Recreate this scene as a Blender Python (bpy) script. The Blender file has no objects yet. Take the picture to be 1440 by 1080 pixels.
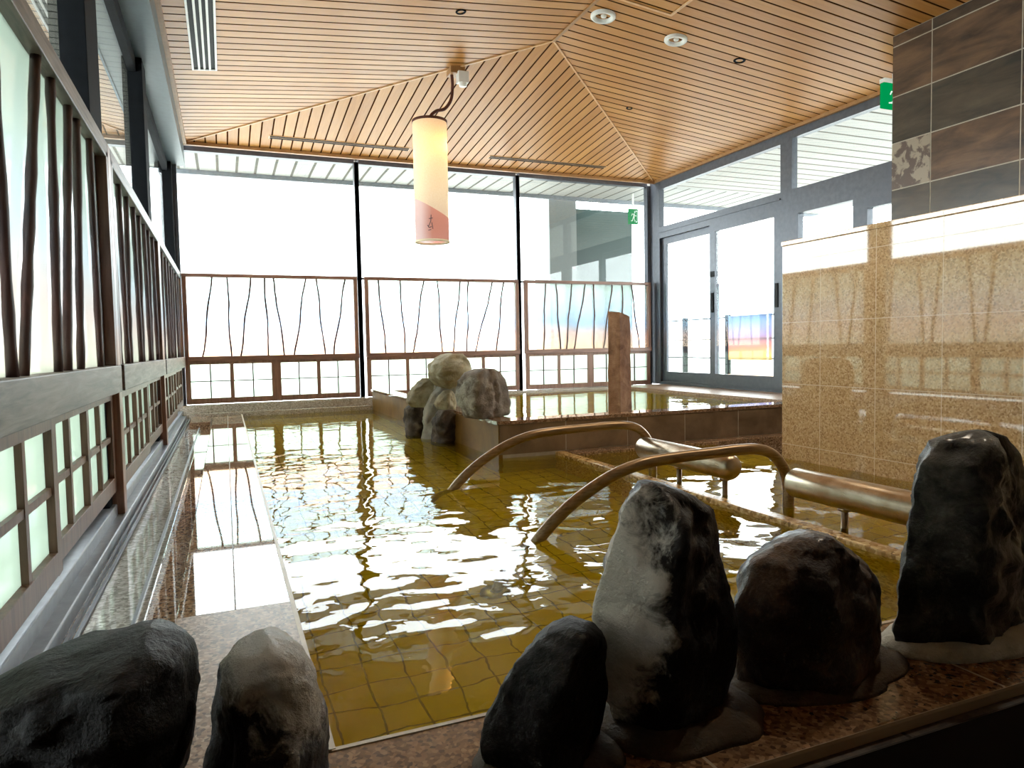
import bpy, bmesh, math, random
from mathutils import Vector, Matrix, noise
random.seed(7)
PI = math.pi
scn = bpy.context.scene
COL = scn.collection

# ------------------------------------------------------------------ camera, sky, exposure
S = 1.17                      # layout units -> metres (applied to everything at the end)
F_PX, YAW, PITCH, ROLL, H = 982.93, .3884, -.0537, -.0187, .64
cy_, sy_ = math.cos(YAW), math.sin(YAW)
cp_, sp_ = math.cos(PITCH), math.sin(PITCH)
cr_, sr_ = math.cos(ROLL), math.sin(ROLL)
R0 = Vector((cy_, -sy_, 0)); FW = Vector((sy_*cp_, cy_*cp_, sp_)); U0 = Vector((-sy_*sp_, -cy_*sp_, cp_))
RT = R0*cr_ + U0*sr_; UP = R0*(-sr_) + U0*cr_
cam_d = bpy.data.cameras.new('camera'); cam = bpy.data.objects.new('camera', cam_d); COL.objects.link(cam)
cam_d.sensor_width = 36; cam_d.lens = F_PX/1440*36; cam_d.clip_start = .02; cam_d.clip_end = 500
cam.matrix_world = Matrix(((RT.x, UP.x, -FW.x, 0), (RT.y, UP.y, -FW.y, 0), (RT.z, UP.z, -FW.z, H*S), (0, 0, 0, 1)))
scn.camera = cam

world = bpy.data.worlds.new('sky'); scn.world = world; world.use_nodes = True
bg = world.node_tree.nodes['Background']
bg.inputs[0].default_value = (.93, .97, 1.0, 1); bg.inputs[1].default_value = 10.0
vs = scn.view_settings
vs.view_transform = 'Standard'; vs.look = 'None'; vs.gamma = 1; vs.exposure = 0.0; vs.use_curve_mapping = False

# photograph pixel -> point on a plane of the room (layout units)
def ray(px, py):
    u = (px-720)/F_PX; v = -(py-540)/F_PX
    xr = u*cr_ - v*sr_; zu2 = u*sr_ + v*cr_
    yf = cp_ - zu2*sp_; zu = sp_ + zu2*cp_
    return (xr*cy_+yf*sy_, -xr*sy_+yf*cy_, zu)
def onX(px, py, X): r = ray(px, py); t = X/r[0]; return Vector((X, r[1]*t, r[2]*t+H))
def onY(px, py, Y): r = ray(px, py); t = Y/r[1]; return Vector((r[0]*t, Y, r[2]*t+H))

# ------------------------------------------------------------------ helpers
class MB:
    def __init__(self): self.v = []; self.f = []; self.m = []; self.sm = []
    def add(self, vs_, fs, mi=0, smooth=False):
        b = len(self.v); self.v += [tuple(p) for p in vs_]
        for f in fs: self.f.append(tuple(b+i for i in f)); self.m.append(mi); self.sm.append(smooth)
        return self
    def box(self, x0, x1, y0, y1, z0, z1, mi=0):
        v = [(x, y, z) for x in (x0, x1) for y in (y0, y1) for z in (z0, z1)]
        return self.add(v, [(0,1,3,2),(4,6,7,5),(0,4,5,1),(2,3,7,6),(0,2,6,4),(1,5,7,3)], mi)
    def bar(self, a, b, w, d, up=(0, 1, 0), mi=0):
        # rectangular bar from a to b: d along 'up', w across
        a, b = Vector(a), Vector(b); t = (b-a).normalized(); n = Vector(up); n = (n-t*n.dot(t)).normalized(); s = t.cross(n)
        v = []
        for p in (a, b):
            for i, j in ((-1,-1),(1,-1),(1,1),(-1,1)): v.append(p+s*(w/2*i)+n*(d/2*j))
        return self.add(v, [(3,2,1,0),(4,5,6,7),(0,1,5,4),(1,2,6,5),(2,3,7,6),(3,0,4,7)], mi)
    def tube(self, pts, r, n=12, cap=True, mi=0):
        pts = [Vector(p) for p in pts]; rs = r if isinstance(r, (list, tuple)) else [r]*len(pts)
        t0 = (pts[1]-pts[0]).normalized()
        nrm = Vector((0,0,1)) if abs(t0.z) < .9 else Vector((1,0,0))
        V = []
        for i, p in enumerate(pts):
            t = (pts[min(i+1, len(pts)-1)]-pts[max(i-1, 0)]).normalized()
            nrm = (nrm-t*nrm.dot(t)).normalized(); b = t.cross(nrm)
            for k in range(n):
                a = 2*PI*k/n; V.append(p+(nrm*math.cos(a)+b*math.sin(a))*rs[i])
        Fs = [(i*n+k, i*n+(k+1) % n, (i+1)*n+(k+1) % n, (i+1)*n+k) for i in range(len(pts)-1) for k in range(n)]
        self.add(V, Fs, mi, True)
        if cap:
            m = len(pts)-1
            self.add(V[:n], [tuple(range(n-1, -1, -1))], mi); self.add(V[m*n:], [tuple(range(n))], mi)
        return self
    def lathe(self, prof, c=(0,0,0), n=32, mi=0, smooth=True):
        # prof: list of (r, z)
        V = []; 
        for r, z in prof:
            for k in range(n):
                a = 2*PI*k/n; V.append((c[0]+r*math.cos(a), c[1]+r*math.sin(a), c[2]+z))
        Fs = [(i*n+k, i*n+(k+1) % n, (i+1)*n+(k+1) % n, (i+1)*n+k) for i in range(len(prof)-1) for k in range(n)]
        return self.add(V, Fs, mi, smooth)
    def prism(self, poly, y0, y1, mi=0):
        # poly in (x,z), extruded along y
        n = len(poly); V = [(x, y0, z) for x, z in poly]+[(x, y1, z) for x, z in poly]
        return self.add(V, [tuple(range(n)), tuple(range(2*n-1, n-1, -1))]+[(i, i+n, (i+1) % n+n, (i+1) % n) for i in range(n)], mi)
    def build(self, name, mats, parent=None, base=None, local=False, bevel=0, up=False):
        off = Vector((0,0,0))
        if base is not None: off = Vector(base)
        if parent is not None and not local:
            p = parent
            while p is not None: off = off + p.location; p = p.parent
        me = bpy.data.meshes.new(name)
        vv = self.v if local else [(x-off.x, y-off.y, z-off.z) for x, y, z in self.v]
        me.from_pydata(vv, [], self.f)
        for m_ in (mats if isinstance(mats, (list, tuple)) else [mats]): me.materials.append(m_)
        for p, mi, s_ in zip(me.polygons, self.m, self.sm): p.material_index = mi; p.use_smooth = s_
        bm = bmesh.new(); bm.from_mesh(me)
        bmesh.ops.remove_doubles(bm, verts=bm.verts, dist=1e-6) if len(bm.verts) < 60000 else None
        bmesh.ops.recalc_face_normals(bm, faces=bm.faces)
        if up:
            bm.normal_update(); bmesh.ops.reverse_faces(bm, faces=[f for f in bm.faces if f.normal.z < 0])
        bm.to_mesh(me); bm.free(); me.update()
        o = bpy.data.objects.new(name, me); COL.objects.link(o)
        if parent is not None: o.parent = parent
        if base is not None and parent is None: o.location = base
        if bevel:
            b = o.modifiers.new('bevel', 'BEVEL'); b.width = bevel*S; b.segments = 2; b.limit_method = 'ANGLE'; b.angle_limit = math.radians(40)
            b.harden_normals = False
        return o
def tag(o, label=None, cat=None, group=None, kind=None):
    if label: o['label'] = label
    if cat: o['category'] = cat
    if group: o['group'] = group
    if kind: o['kind'] = kind
    return o
def thing(name, loc, label, cat, group=None, rz=0):
    o = bpy.data.objects.new(name, None); COL.objects.link(o); o.location = loc; o.rotation_euler = (0, 0, rz)
    o.empty_display_size = .1
    return tag(o, label, cat, group)
def struct(name, mb, mats, label, cat, base=(0,0,0), bevel=0):
    return tag(mb.build(name, mats, base=base, bevel=bevel), label, cat, None, 'structure')
def dup(o, parent=None):
    c = o.copy(); COL.objects.link(c)
    if parent is not None: c.parent = parent
    for ch in list(o.children): dup(ch, c)
    return c

# ------------------------------------------------------------------ materials
def srgb(*c):
    return tuple(((x/255)/12.92 if x/255 <= .04045 else ((x/255+.055)/1.055)**2.4) for x in c)+(1,)
class N:
    def __init__(self, name):
        self.m = bpy.data.materials.new(name); self.m.use_nodes = True; self.t = self.m.node_tree; self.t.nodes.clear()
        self.out = self.n('ShaderNodeOutputMaterial')
    def n(self, typ, **kw):
        x = self.t.nodes.new(typ)
        for k, v in kw.items(): setattr(x, k, v)
        return x
    def l(self, a, b): self.t.links.new(a, b)
    def coord(self, which='Object', scale=(1,1,1), rot=(0,0,0)):
        tc = self.n('ShaderNodeTexCoord'); mp = self.n('ShaderNodeMapping'); mp.inputs['Scale'].default_value = scale; mp.inputs['Rotation'].default_value = rot
        self.l(tc.outputs[which], mp.inputs[0]); return mp.outputs[0]
    def noise(self, co, scale, detail=4, rough=.55, dist=0):
        x = self.n('ShaderNodeTexNoise'); x.inputs['Scale'].default_value = scale; x.inputs['Detail'].default_value = detail
        x.inputs['Roughness'].default_value = rough; x.inputs['Distortion'].default_value = dist; self.l(co, x.inputs['Vector']); return x.outputs['Fac']
    def ramp(self, fac, stops, interp='LINEAR'):
        x = self.n('ShaderNodeValToRGB'); x.color_ramp.interpolation = interp; e = x.color_ramp.elements
        while len(e) < len(stops): e.new(.5)
        for i, (p, c) in enumerate(stops): e[i].position = p; e[i].color = c
        self.l(fac, x.inputs[0]); return x.outputs[0]
    def math(self, op, a, b=None, c=None):
        x = self.n('ShaderNodeMath', operation=op)
        for i, q in enumerate((a, b, c)):
            if q is None: continue
            if isinstance(q, (int, float)): x.inputs[i].default_value = q
            else: self.l(q, x.inputs[i])
        return x.outputs[0]
    def mix(self, fac, a, b, blend='MIX'):
        x = self.n('ShaderNodeMix', data_type='RGBA', blend_type=blend)
        for i, q in ((0, fac), (6, a), (7, b)):
            if isinstance(q, (int, float, tuple)): x.inputs[i].default_value = q
            else: self.l(q, x.inputs[i])
        return x.outputs[2]
    def bump(self, h, strength=.3, dist=.01, normal=None):
        x = self.n('ShaderNodeBump'); x.inputs['Strength'].default_value = strength; x.inputs['Distance'].default_value = dist
        self.l(h, x.inputs['Height'])
        if normal is not None: self.l(normal, x.inputs['Normal'])
        return x.outputs[0]
    def bsdf(self, color, rough=.5, metal=0, spec=.5, normal=None, coat=0, coat_rough=.05):
        x = self.n('ShaderNodeBsdfPrincipled')
        for k, q in (('Base Color', color), ('Roughness', rough), ('Metallic', metal), ('Specular IOR Level', spec), ('Coat Weight', coat), ('Coat Roughness', coat_rough)):
            if isinstance(q, (int, float, tuple)): x.inputs[k].default_value = q
            else: self.l(q, x.inputs[k])
        if normal is not None: self.l(normal, x.inputs['Normal'])
        return x.outputs[0]
    def done(self, sh): self.l(sh, self.out.inputs['Surface']); return self.m
def schlick(n, f0=.04, normal=None):
    lw = n.n('ShaderNodeLayerWeight'); lw.inputs['Blend'].default_value = .5
    if normal is not None: n.l(normal, lw.inputs['Normal'])
    p = n.math('POWER', lw.outputs['Facing'], 5.0)
    return n.math('MULTIPLY_ADD', p, 1-f0, f0)
def glass_mat(name, tint, f0=.045):
    n = N(name); g = n.n('ShaderNodeBsdfGlossy'); g.inputs['Roughness'].default_value = 0; g.inputs['Color'].default_value = (1,1,1,1)
    t = n.n('ShaderNodeBsdfTransparent'); t.inputs['Color'].default_value = tint
    mx = n.n('ShaderNodeMixShader'); n.l(schlick(n, f0), mx.inputs[0]); n.l(t.outputs[0], mx.inputs[1]); n.l(g.outputs[0], mx.inputs[2])
    return n.done(mx.outputs[0])
M = {}
M['glass'] = glass_mat('window glass', (.95, .98, .97, 1))
def film_mat(name, stops, zspan, through=.25):
    # sunrise-printed frosted film between two sheets
    n = N(name); tc = n.n('ShaderNodeTexCoord'); sx = n.n('ShaderNodeSeparateXYZ'); n.l(tc.outputs['Object'], sx.inputs[0])
    z = n.math('DIVIDE', sx.outputs[2], zspan*S)
    w = n.noise(n.coord('Object', (1,1,.3)), .9, 2)
    z = n.math('ADD', z, n.math('MULTIPLY', n.math('SUBTRACT', w, .5), .3))
    c = n.ramp(z, stops)
    tl = n.n('ShaderNodeBsdfTranslucent'); n.l(c, tl.inputs[0]); tr = n.n('ShaderNodeBsdfTransparent'); n.l(c, tr.inputs[0])
    m1 = n.n('ShaderNodeMixShader'); m1.inputs[0].default_value = through; n.l(tl.outputs[0], m1.inputs[1]); n.l(tr.outputs[0], m1.inputs[2])
    g = n.n('ShaderNodeBsdfGlossy'); g.inputs['Roughness'].default_value = .08
    m2 = n.n('ShaderNodeMixShader'); n.l(n.math('MULTIPLY', schlick(n, .04), .6), m2.inputs[0]); n.l(m1.outputs[0], m2.inputs[1]); n.l(g.outputs[0], m2.inputs[2])
    return n.done(m2.outputs[0])
FILM = [(0, srgb(246,228,210)), (.25, srgb(240,222,216)), (.42, srgb(210,222,234)), (.65, srgb(222,232,237)), (1, srgb(232,240,236))]
M['film'] = film_mat('printed frosted film', FILM, .75, .8)
M['film_strong'] = film_mat('sunrise film', [(0, srgb(200,186,130)), (.3, srgb(196,146,130)), (.6, srgb(156,146,170)), (1, srgb(134,156,182))], .75, .2)
def wood_mat(name, c0, c1, rough=.45, ax=2, sc=1):
    n = N(name); s = [14*sc]*3; s[ax] = 1.2*sc
    f = n.noise(n.coord('Object', tuple(s)), 3, 6, .6, .6)
    return n.done(n.bsdf(n.ramp(f, [(.3, c0), (.7, c1)]), rough, normal=n.bump(f, .15, .003)))
M['wood'] = wood_mat('brown stained wood', srgb(112,78,60), srgb(152,112,90), .4)
M['wood_h'] = wood_mat('brown stained rail wood', srgb(112,78,62), srgb(152,112,92), .35, 0)
M['wood_left'] = wood_mat('dark brown sash wood', srgb(82,54,40), srgb(118,84,64), .45)
M['wood_dark'] = wood_mat('dark stick wood', srgb(44,28,26), srgb(78,52,46), .5)
M['wood_grey'] = wood_mat('weathered rail wood', srgb(70,62,58), srgb(128,118,108), .5, 0)
M['wood_block'] = wood_mat('orange wood', srgb(190,120,40), srgb(220,160,80), .5, 0)
def plain(name, c, rough=.5, metal=0, spec=.5, noise_amt=.12, ns=20):
    n = N(name); f = n.noise(n.coord(), ns, 3)
    d = tuple(x*(1-noise_amt*2) for x in c[:3])+(1,)
    return n.done(n.bsdf(n.ramp(f, [(.3, d), (.7, c)]), rough, metal, spec, n.bump(f, .04, .002)))
M['alu'] = plain('dark grey aluminium', srgb(84,88,96), .38, .3)
M['alu_light'] = plain('grey aluminium', srgb(140,146,154), .4, .3)
M['steel_dark'] = plain('painted dark steel', srgb(20,22,25), .8, 0, .08)
M['steel_beam'] = plain('painted blue grey steel', srgb(66,80,84), .4, .1)
M['black'] = plain('black plastic', srgb(14,14,15), .6, spec=.2)
M['white'] = plain('white plastic', srgb(235,236,232), .4, noise_amt=.02)
M['chrome'] = plain('chrome', srgb(190,190,190), .15, 1)
M['orange_trim'] = plain('orange wood trim', srgb(172,126,76), .45)
M['pale_trim'] = plain('pale wood trim', srgb(226,180,130), .4)
def steel_mat():
    n = N('brushed stainless steel'); f = n.noise(n.coord('Object', (60,4,60)), 8, 3)
    g = n.noise(n.coord(), 9, 4)
    return n.done(n.bsdf(n.ramp(g, [(.3, srgb(150,128,100)), (.7, srgb(196,184,164))]), n.math('MULTIPLY_ADD', f, .18, .22), 1, normal=n.bump(f, .05, .002)))
M['steel'] = steel_mat()
def rail_mat():
    n = N('wood grained handrail'); f = n.noise(n.coord('Object', (3,40,40)), 3, 5)
    return n.done(n.bsdf(n.ramp(f, [(.3, srgb(124,100,70)), (.7, srgb(178,152,116))]), .3, .6, normal=n.bump(f, .05, .002)))
M['rail'] = rail_mat()
def plank_mat(name, axis, c0, c1, groove, pitch=.1, rough=.38, spec=.5):
    # planks one after the other along 'axis' (0 x, 1 y), groove between them
    n = N(name); tc = n.n('ShaderNodeTexCoord'); sx = n.n('ShaderNodeSeparateXYZ'); n.l(tc.outputs['Object'], sx.inputs[0])
    a = n.math('DIVIDE', sx.outputs[axis], pitch*S)
    fr = n.math('FRACT', a); idx = n.math('FLOOR', a)
    wn = n.n('ShaderNodeTexWhiteNoise', noise_dimensions='1D'); n.l(idx, wn.inputs['W'])
    sc = [2, 2, 2]; sc[axis] = 30
    g = n.noise(n.coord('Object', tuple(sc)), 1.6, 5, .6)
    mixf = n.math('ADD', n.math('MULTIPLY', wn.outputs[0], .35), n.math('MULTIPLY', g, .65))
    base = n.ramp(mixf, [(.2, c0), (.75, c1)])
    edge = n.math('ABSOLUTE', n.math('SUBTRACT', fr, .5))       # .5 at groove
    gr = n.ramp(edge, [(.415, (0,0,0,1)), (.45, (1,1,1,1))])
    col = n.mix(gr, base, groove)
    hb = n.math('SUBTRACT', 1.0, gr)
    return n.done(n.bsdf(col, n.math('MULTIPLY_ADD', gr, .55, rough), 0, n.math('MULTIPLY', hb, spec*.6), n.bump(hb, .6, .012)))
PC0, PC1, PG = srgb(170,114,54), srgb(198,144,80), srgb(58,30,10)
M['plank_y'] = plank_mat('ceiling planks running across', 1, PC0, PC1, PG)
M['plank_x'] = plank_mat('ceiling planks running to the back', 0, PC0, PC1, PG)
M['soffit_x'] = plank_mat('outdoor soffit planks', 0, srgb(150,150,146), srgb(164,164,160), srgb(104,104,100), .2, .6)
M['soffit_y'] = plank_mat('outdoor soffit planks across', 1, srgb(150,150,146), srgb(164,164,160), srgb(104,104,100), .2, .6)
M['soffit_dark'] = plank_mat('soffit planks with painted shade', 1, srgb(76,74,64), srgb(88,86,74), srgb(36,34,30), .1, .6)  # darker copy of the soffit, shade of the left overhang put into its colours
def granite_mat(name, cols, rough, scale=1, grid=None, grout=srgb(190,160,125), mort=.004, rot=None, spec=.5, coat=0):
    n = N(name); co = n.coord()
    v = n.n('ShaderNodeTexVoronoi'); v.inputs['Scale'].default_value = 150*scale; n.l(co, v.inputs['Vector'])
    sp = n.n('ShaderNodeSeparateColor'); n.l(v.outputs['Color'], sp.inputs[0])
    c = n.ramp(sp.outputs[0], [(0, cols[0]), (.35, cols[1]), (.7, cols[2]), (1, cols[3])])
    big = n.noise(co, 3*scale, 3); c = n.mix(n.math('MULTIPLY', big, .25), c, cols[1])
    nm = None
    if grid:
        br = n.n('ShaderNodeTexBrick'); br.offset = 0; br.squash = 1
        br.inputs['Scale'].default_value = 1; br.inputs['Brick Width'].default_value = grid[0]*S; br.inputs['Row Height'].default_value = grid[1]*S
        br.inputs['Mortar Size'].default_value = mort*S; br.inputs['Mortar Smooth'].default_value = .2
        br.inputs['Color1'].default_value = (.9,.9,.9,1); br.inputs['Color2'].default_value = (1,1,1,1)
        if rot == 'yz':
            tc = n.n('ShaderNodeTexCoord'); sx = n.n('ShaderNodeSeparateXYZ'); cx = n.n('ShaderNodeCombineXYZ'); n.l(tc.outputs['Object'], sx.inputs[0])
            n.l(sx.outputs[1], cx.inputs[0]); n.l(sx.outputs[2], cx.inputs[1]); n.l(cx.outputs[0], br.inputs['Vector'])
        else: n.l(n.coord(), br.inputs['Vector'])
        c = n.mix(1.0, c, br.outputs['Color'], 'MULTIPLY') if False else c
        c = n.mix(br.outputs['Fac'], c, grout)
        rough = n.math('MULTIPLY_ADD', br.outputs['Fac'], .5, rough)
    return n.done(n.bsdf(c, rough, 0, spec, nm, coat))
BEIGE = [srgb(120,86,56), srgb(196,158,112), srgb(214,180,136), srgb(236,214,180)]
M['granite_wall'] = granite_mat('polished beige granite', [srgb(160,122,80), srgb(198,160,112), srgb(208,172,126), srgb(224,194,152)], .03, .8, (.33, .33), srgb(222,200,166), .0018, 'yz', 1.0, .65)
BROWN = [srgb(70,50,36), srgb(134,104,78), srgb(156,126,98), srgb(188,162,134)]
M['granite_wet'] = granite_mat('wet brown granite', BROWN, .03, .8, (.6, .6), srgb(110,90,70), .002, spec=.8)
M['pale_wet'] = granite_mat('pale wet tile', [srgb(120,118,112), srgb(158,158,152), srgb(176,176,170), srgb(196,196,190)], .06, .6, (.3, .6), srgb(90,84,76), .003, spec=.8)
M['granite_dry'] = granite_mat('brown granite', BROWN, .35, .8)
M['granite_front'] = granite_mat('reddish brown granite', [srgb(62,42,26), srgb(112,82,54), srgb(134,100,68), srgb(160,126,92)], .2, .8, (.62, 2.0), srgb(160,140,110), .003)
M['sill_stone'] = granite_mat('pale wet sill stone', [srgb(130,120,106), srgb(176,166,150), srgb(192,182,168), srgb(214,206,192)], .05, .8, (.6, .6), srgb(120,108,92), .002, spec=.8)
M['edge_pale'] = plain('pale worn stone edge', srgb(206,190,166), .4)
M['bar_stone'] = granite_mat('tan pebble coping', [srgb(120,90,50), srgb(190,150,90), srgb(214,180,120), srgb(232,206,150)], .25, .45)
def tile_mat(name, c0, c1, rough=.25, sc=2.2, st=(1, 1, 4), spec=.5):
    n = N(name); f = n.noise(n.coord('Object', st), sc, 6, .62, .5); g = n.noise(n.coord(), 60, 2)
    c = n.ramp(f, [(.3, c0), (.7, c1)])
    return n.done(n.bsdf(c, rough, 0, spec, n.bump(g, .06, .002)))
M['slate_a'] = tile_mat('dark slate tile', srgb(34,30,26), srgb(92,72,55))
M['slate_b'] = tile_mat('brown slate tile', srgb(46,36,30), srgb(112,86,64))
M['slate_c'] = tile_mat('grey slate tile', srgb(40,39,35), srgb(84,74,60))
def blot():
    n = N('blotched pale slate tile'); f = n.noise(n.coord(), 9, 5, .6, .4)
    return n.done(n.bsdf(n.ramp(f, [(.47, srgb(150,138,120)), (.53, srgb(84,68,58))]), .3))
M['slate_d'] = blot()
M['slate_grout'] = plain('grey grout', srgb(178,168,150), .8)
M['basin_tile'] = tile_mat('brown basin tile', srgb(92,74,56), srgb(142,118,92), .35, 3, (1,1,1), .4)
M['basin_side'] = tile_mat('ochre brown basin tile', srgb(98,66,24), srgb(146,106,46), .45, 3, (1,1,1), .3)
M['floor_dark'] = granite_mat('dark stone floor', [srgb(30,24,20), srgb(54,44,36), srgb(64,52,42), srgb(80,68,56)], .3, .5, (.4, .4), srgb(40,34,28))
M['plaster_tan'] = plain('tan wall', srgb(160,146,128), .7)
def pool_mat():
    n = N('ochre pool tile'); br = n.n('ShaderNodeTexBrick'); br.offset = 0
    br.inputs['Scale'].default_value = 1; br.inputs['Brick Width'].default_value = .1*S; br.inputs['Row Height'].default_value = .1*S
    br.inputs['Mortar Size'].default_value = .0028*S; br.inputs['Color1'].default_value = srgb(226,204,84); br.inputs['Color2'].default_value = srgb(214,192,74); br.inputs['Mortar'].default_value = srgb(60,52,20)
    n.l(n.coord(), br.inputs['Vector'])
    f = n.noise(n.coord(), 2.2, 3)
    c = n.mix(n.math('MULTIPLY', f, .5), br.outputs['Color'], srgb(190,166,56))
    return n.done(n.bsdf(c, .6))
M['pool'] = pool_mat()
def water_mat(name, tint):
    n = N(name)
    f = n.noise(n.coord('Object', (1,1,1)), 9, 2, .5, .3)
    nm = n.bump(f, .08, .02)
    g = n.n('ShaderNodeBsdfGlossy'); g.inputs['Roughness'].default_value = .0; n.l(nm, g.inputs['Normal'])
    r = n.n('ShaderNodeBsdfRefraction'); r.inputs['IOR'].default_value = 1.33; r.inputs['Roughness'].default_value = 0; r.inputs['Color'].default_value = tint; n.l(nm, r.inputs['Normal'])
    fr = n.n('ShaderNodeFresnel'); fr.inputs['IOR'].default_value = 1.33; n.l(nm, fr.inputs['Normal'])
    d = n.n('ShaderNodeBsdfDiffuse'); d.inputs['Color'].default_value = srgb(206,176,16)      # suspended golden iron in the water
    body = n.n('ShaderNodeMixShader'); body.inputs[0].default_value = .15; n.l(r.outputs[0], body.inputs[1]); n.l(d.outputs[0], body.inputs[2])
    mx = n.n('ShaderNodeMixShader'); n.l(fr.outputs[0], mx.inputs[0]); n.l(body.outputs[0], mx.inputs[1]); n.l(g.outputs[0], mx.inputs[2])
    return n.done(mx.outputs[0])
M['water'] = water_mat('golden spring water', (.97, .92, .42, 1))
def rock_mat(name, c0, c1, c2, rough=.55, wet=.0, sc=5, grain=1, pale_side=None, spec=.25):
    n = N(name); co = n.coord()
    f = n.noise(co, sc, 8, .62, .4); g = n.noise(co, sc*9, 5, .7)
    c = n.ramp(f, [(.3, c0), (.5, c1), (.72, c2)])
    c = n.mix(n.math('MULTIPLY', g, .35*grain), c, c0)
    if pale_side:        # one-sided pale mask, painted window light on the tallest rock: direction, threshold, colour
        d_, th_, wc = pale_side; vm = n.n('ShaderNodeVectorMath', operation='DOT_PRODUCT'); n.l(co, vm.inputs[0]); vm.inputs[1].default_value = d_
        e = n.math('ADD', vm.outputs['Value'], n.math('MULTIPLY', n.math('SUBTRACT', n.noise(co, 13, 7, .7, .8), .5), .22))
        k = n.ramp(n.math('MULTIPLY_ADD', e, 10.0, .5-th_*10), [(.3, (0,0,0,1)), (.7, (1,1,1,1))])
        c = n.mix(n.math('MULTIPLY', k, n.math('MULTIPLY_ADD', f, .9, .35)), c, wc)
    h = n.math('ADD', n.math('MULTIPLY', f, .6), n.math('MULTIPLY', g, .4))
    return n.done(n.bsdf(c, rough, 0, spec, n.bump(h, .8, .03), wet, .18))
M['rock_black'] = rock_mat('dark wet rock', srgb(8,6,6), srgb(18,15,14), srgb(48,40,34), .55, .05, 7)
M['rock_grey'] = rock_mat('grey veined rock', srgb(38,33,31), srgb(78,70,64), srgb(150,138,122), .5, .25, 4)
M['rock_brown'] = rock_mat('reddish brown rock', srgb(16,11,9), srgb(44,29,21), srgb(128,96,70), .45, .35, 6)
M['rock_lit_side'] = rock_mat('dark rock with painted window-lit side', srgb(14,11,10), srgb(30,24,22), srgb(56,48,44), .55, .1, 6, 1, ((-1,-.1,.1), .125, srgb(226,218,206)))  # left side paled and the rest darkened, window light put into the colour
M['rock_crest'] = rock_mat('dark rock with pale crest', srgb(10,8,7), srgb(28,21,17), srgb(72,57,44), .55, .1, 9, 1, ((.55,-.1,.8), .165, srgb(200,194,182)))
M['rock_green'] = rock_mat('green grey rock', srgb(20,20,18), srgb(44,44,39), srgb(116,114,104), .5, .2, 10)
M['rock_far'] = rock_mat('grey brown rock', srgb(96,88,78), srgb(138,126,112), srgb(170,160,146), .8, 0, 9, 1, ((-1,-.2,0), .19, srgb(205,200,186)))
M['rock_tan'] = rock_mat('tan mottled rock', srgb(112,98,70), srgb(176,164,130), srgb(212,206,182), .7, 0, 7)
M['rock_choc'] = rock_mat('dark brown rock', srgb(50,40,34), srgb(84,70,58), srgb(140,124,104), .7, 0, 8)
M['mortar'] = rock_mat('pale mortar', srgb(150,146,134), srgb(190,186,174), srgb(214,210,200), .8, 0, 8, .4)
M['post_stone'] = rock_mat('rust brown stone', srgb(112,78,52), srgb(164,120,86), srgb(194,152,114), .7, 0, 9)
M['out_ground'] = plain('pale terrace paving', srgb(205,205,200), .8, noise_amt=.04, ns=4)
M['out_wall'] = plain('white render', srgb(128,131,130), .8, noise_amt=.03)
M['out_glass'] = plain('dark green glazing', srgb(52,66,62), .3, 0, .3, .06, 2)
M['green'] = None
def emis(name, c, s):
    n = N(name); e = n.n('ShaderNodeEmission'); e.inputs[0].default_value = c; e.inputs[1].default_value = s; return n.done(e.outputs[0])
M['sign_green'] = emis('lit green sign', srgb(0,150,80), 1.0)
M['sign_white'] = emis('lit white sign', srgb(230,255,240), 1.0)
def paper_mat():
    n = N('washi paper with pink cloud'); tc = n.n('ShaderNodeTexCoord'); sx = n.n('ShaderNodeSeparateXYZ'); n.l(tc.outputs['Object'], sx.inputs[0])
    # pink area below a slanting edge; paler at its left
    side = n.math('SUBTRACT', n.math('MULTIPLY', sx.outputs[0], .93), n.math('MULTIPLY', sx.outputs[1], .38))
    edge = n.math('MULTIPLY_ADD', side, -.57, .27*S)
    below = n.math('LESS_THAN', sx.outputs[2], edge)
    f = n.noise(n.coord('Object', (1,1,1)), 120, 2)
    pap = n.ramp(f, [(.3, srgb(244,230,204)), (.7, srgb(250,241,222))])
    lft = n.ramp(n.math('MULTIPLY_ADD', side, 3.0, .55), [(.3, srgb(232,214,216)), (.6, srgb(220,164,152))])
    c = n.mix(below, pap, lft)
    d = n.n('ShaderNodeBsdfDiffuse'); n.l(c, d.inputs[0]); t = n.n('ShaderNodeBsdfTranslucent'); n.l(c, t.inputs[0])
    mx = n.n('ShaderNodeMixShader'); mx.inputs[0].default_value = .55; n.l(d.outputs[0], mx.inputs[1]); n.l(t.outputs[0], mx.inputs[2])
    return n.done(mx.outputs[0])
M['paper'] = paper_mat()
M['cream'] = plain('cream paper', srgb(240,226,196), .8, noise_amt=.03)
M['cord'] = plain('brown rope cord', srgb(92,48,32), .8, ns=90)
M['ink'] = plain('grey ink', srgb(90,84,96), .7)
M['lamp_in'] = plain('silver reflector', srgb(205,212,208), .25, .6)

# ------------------------------------------------------------------ setting: room shell (layout units)
ZT, RISE = 2.685, .1003
EX0, EX1, EY1 = -.3, 5.1, 7.6
XM = (EX0+EX1)/2; YA = EY1-(EX1-XM); ZA = ZT+RISE*(EX1-XM); YB = -2.5
cb = MB(); T_ = .06
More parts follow.
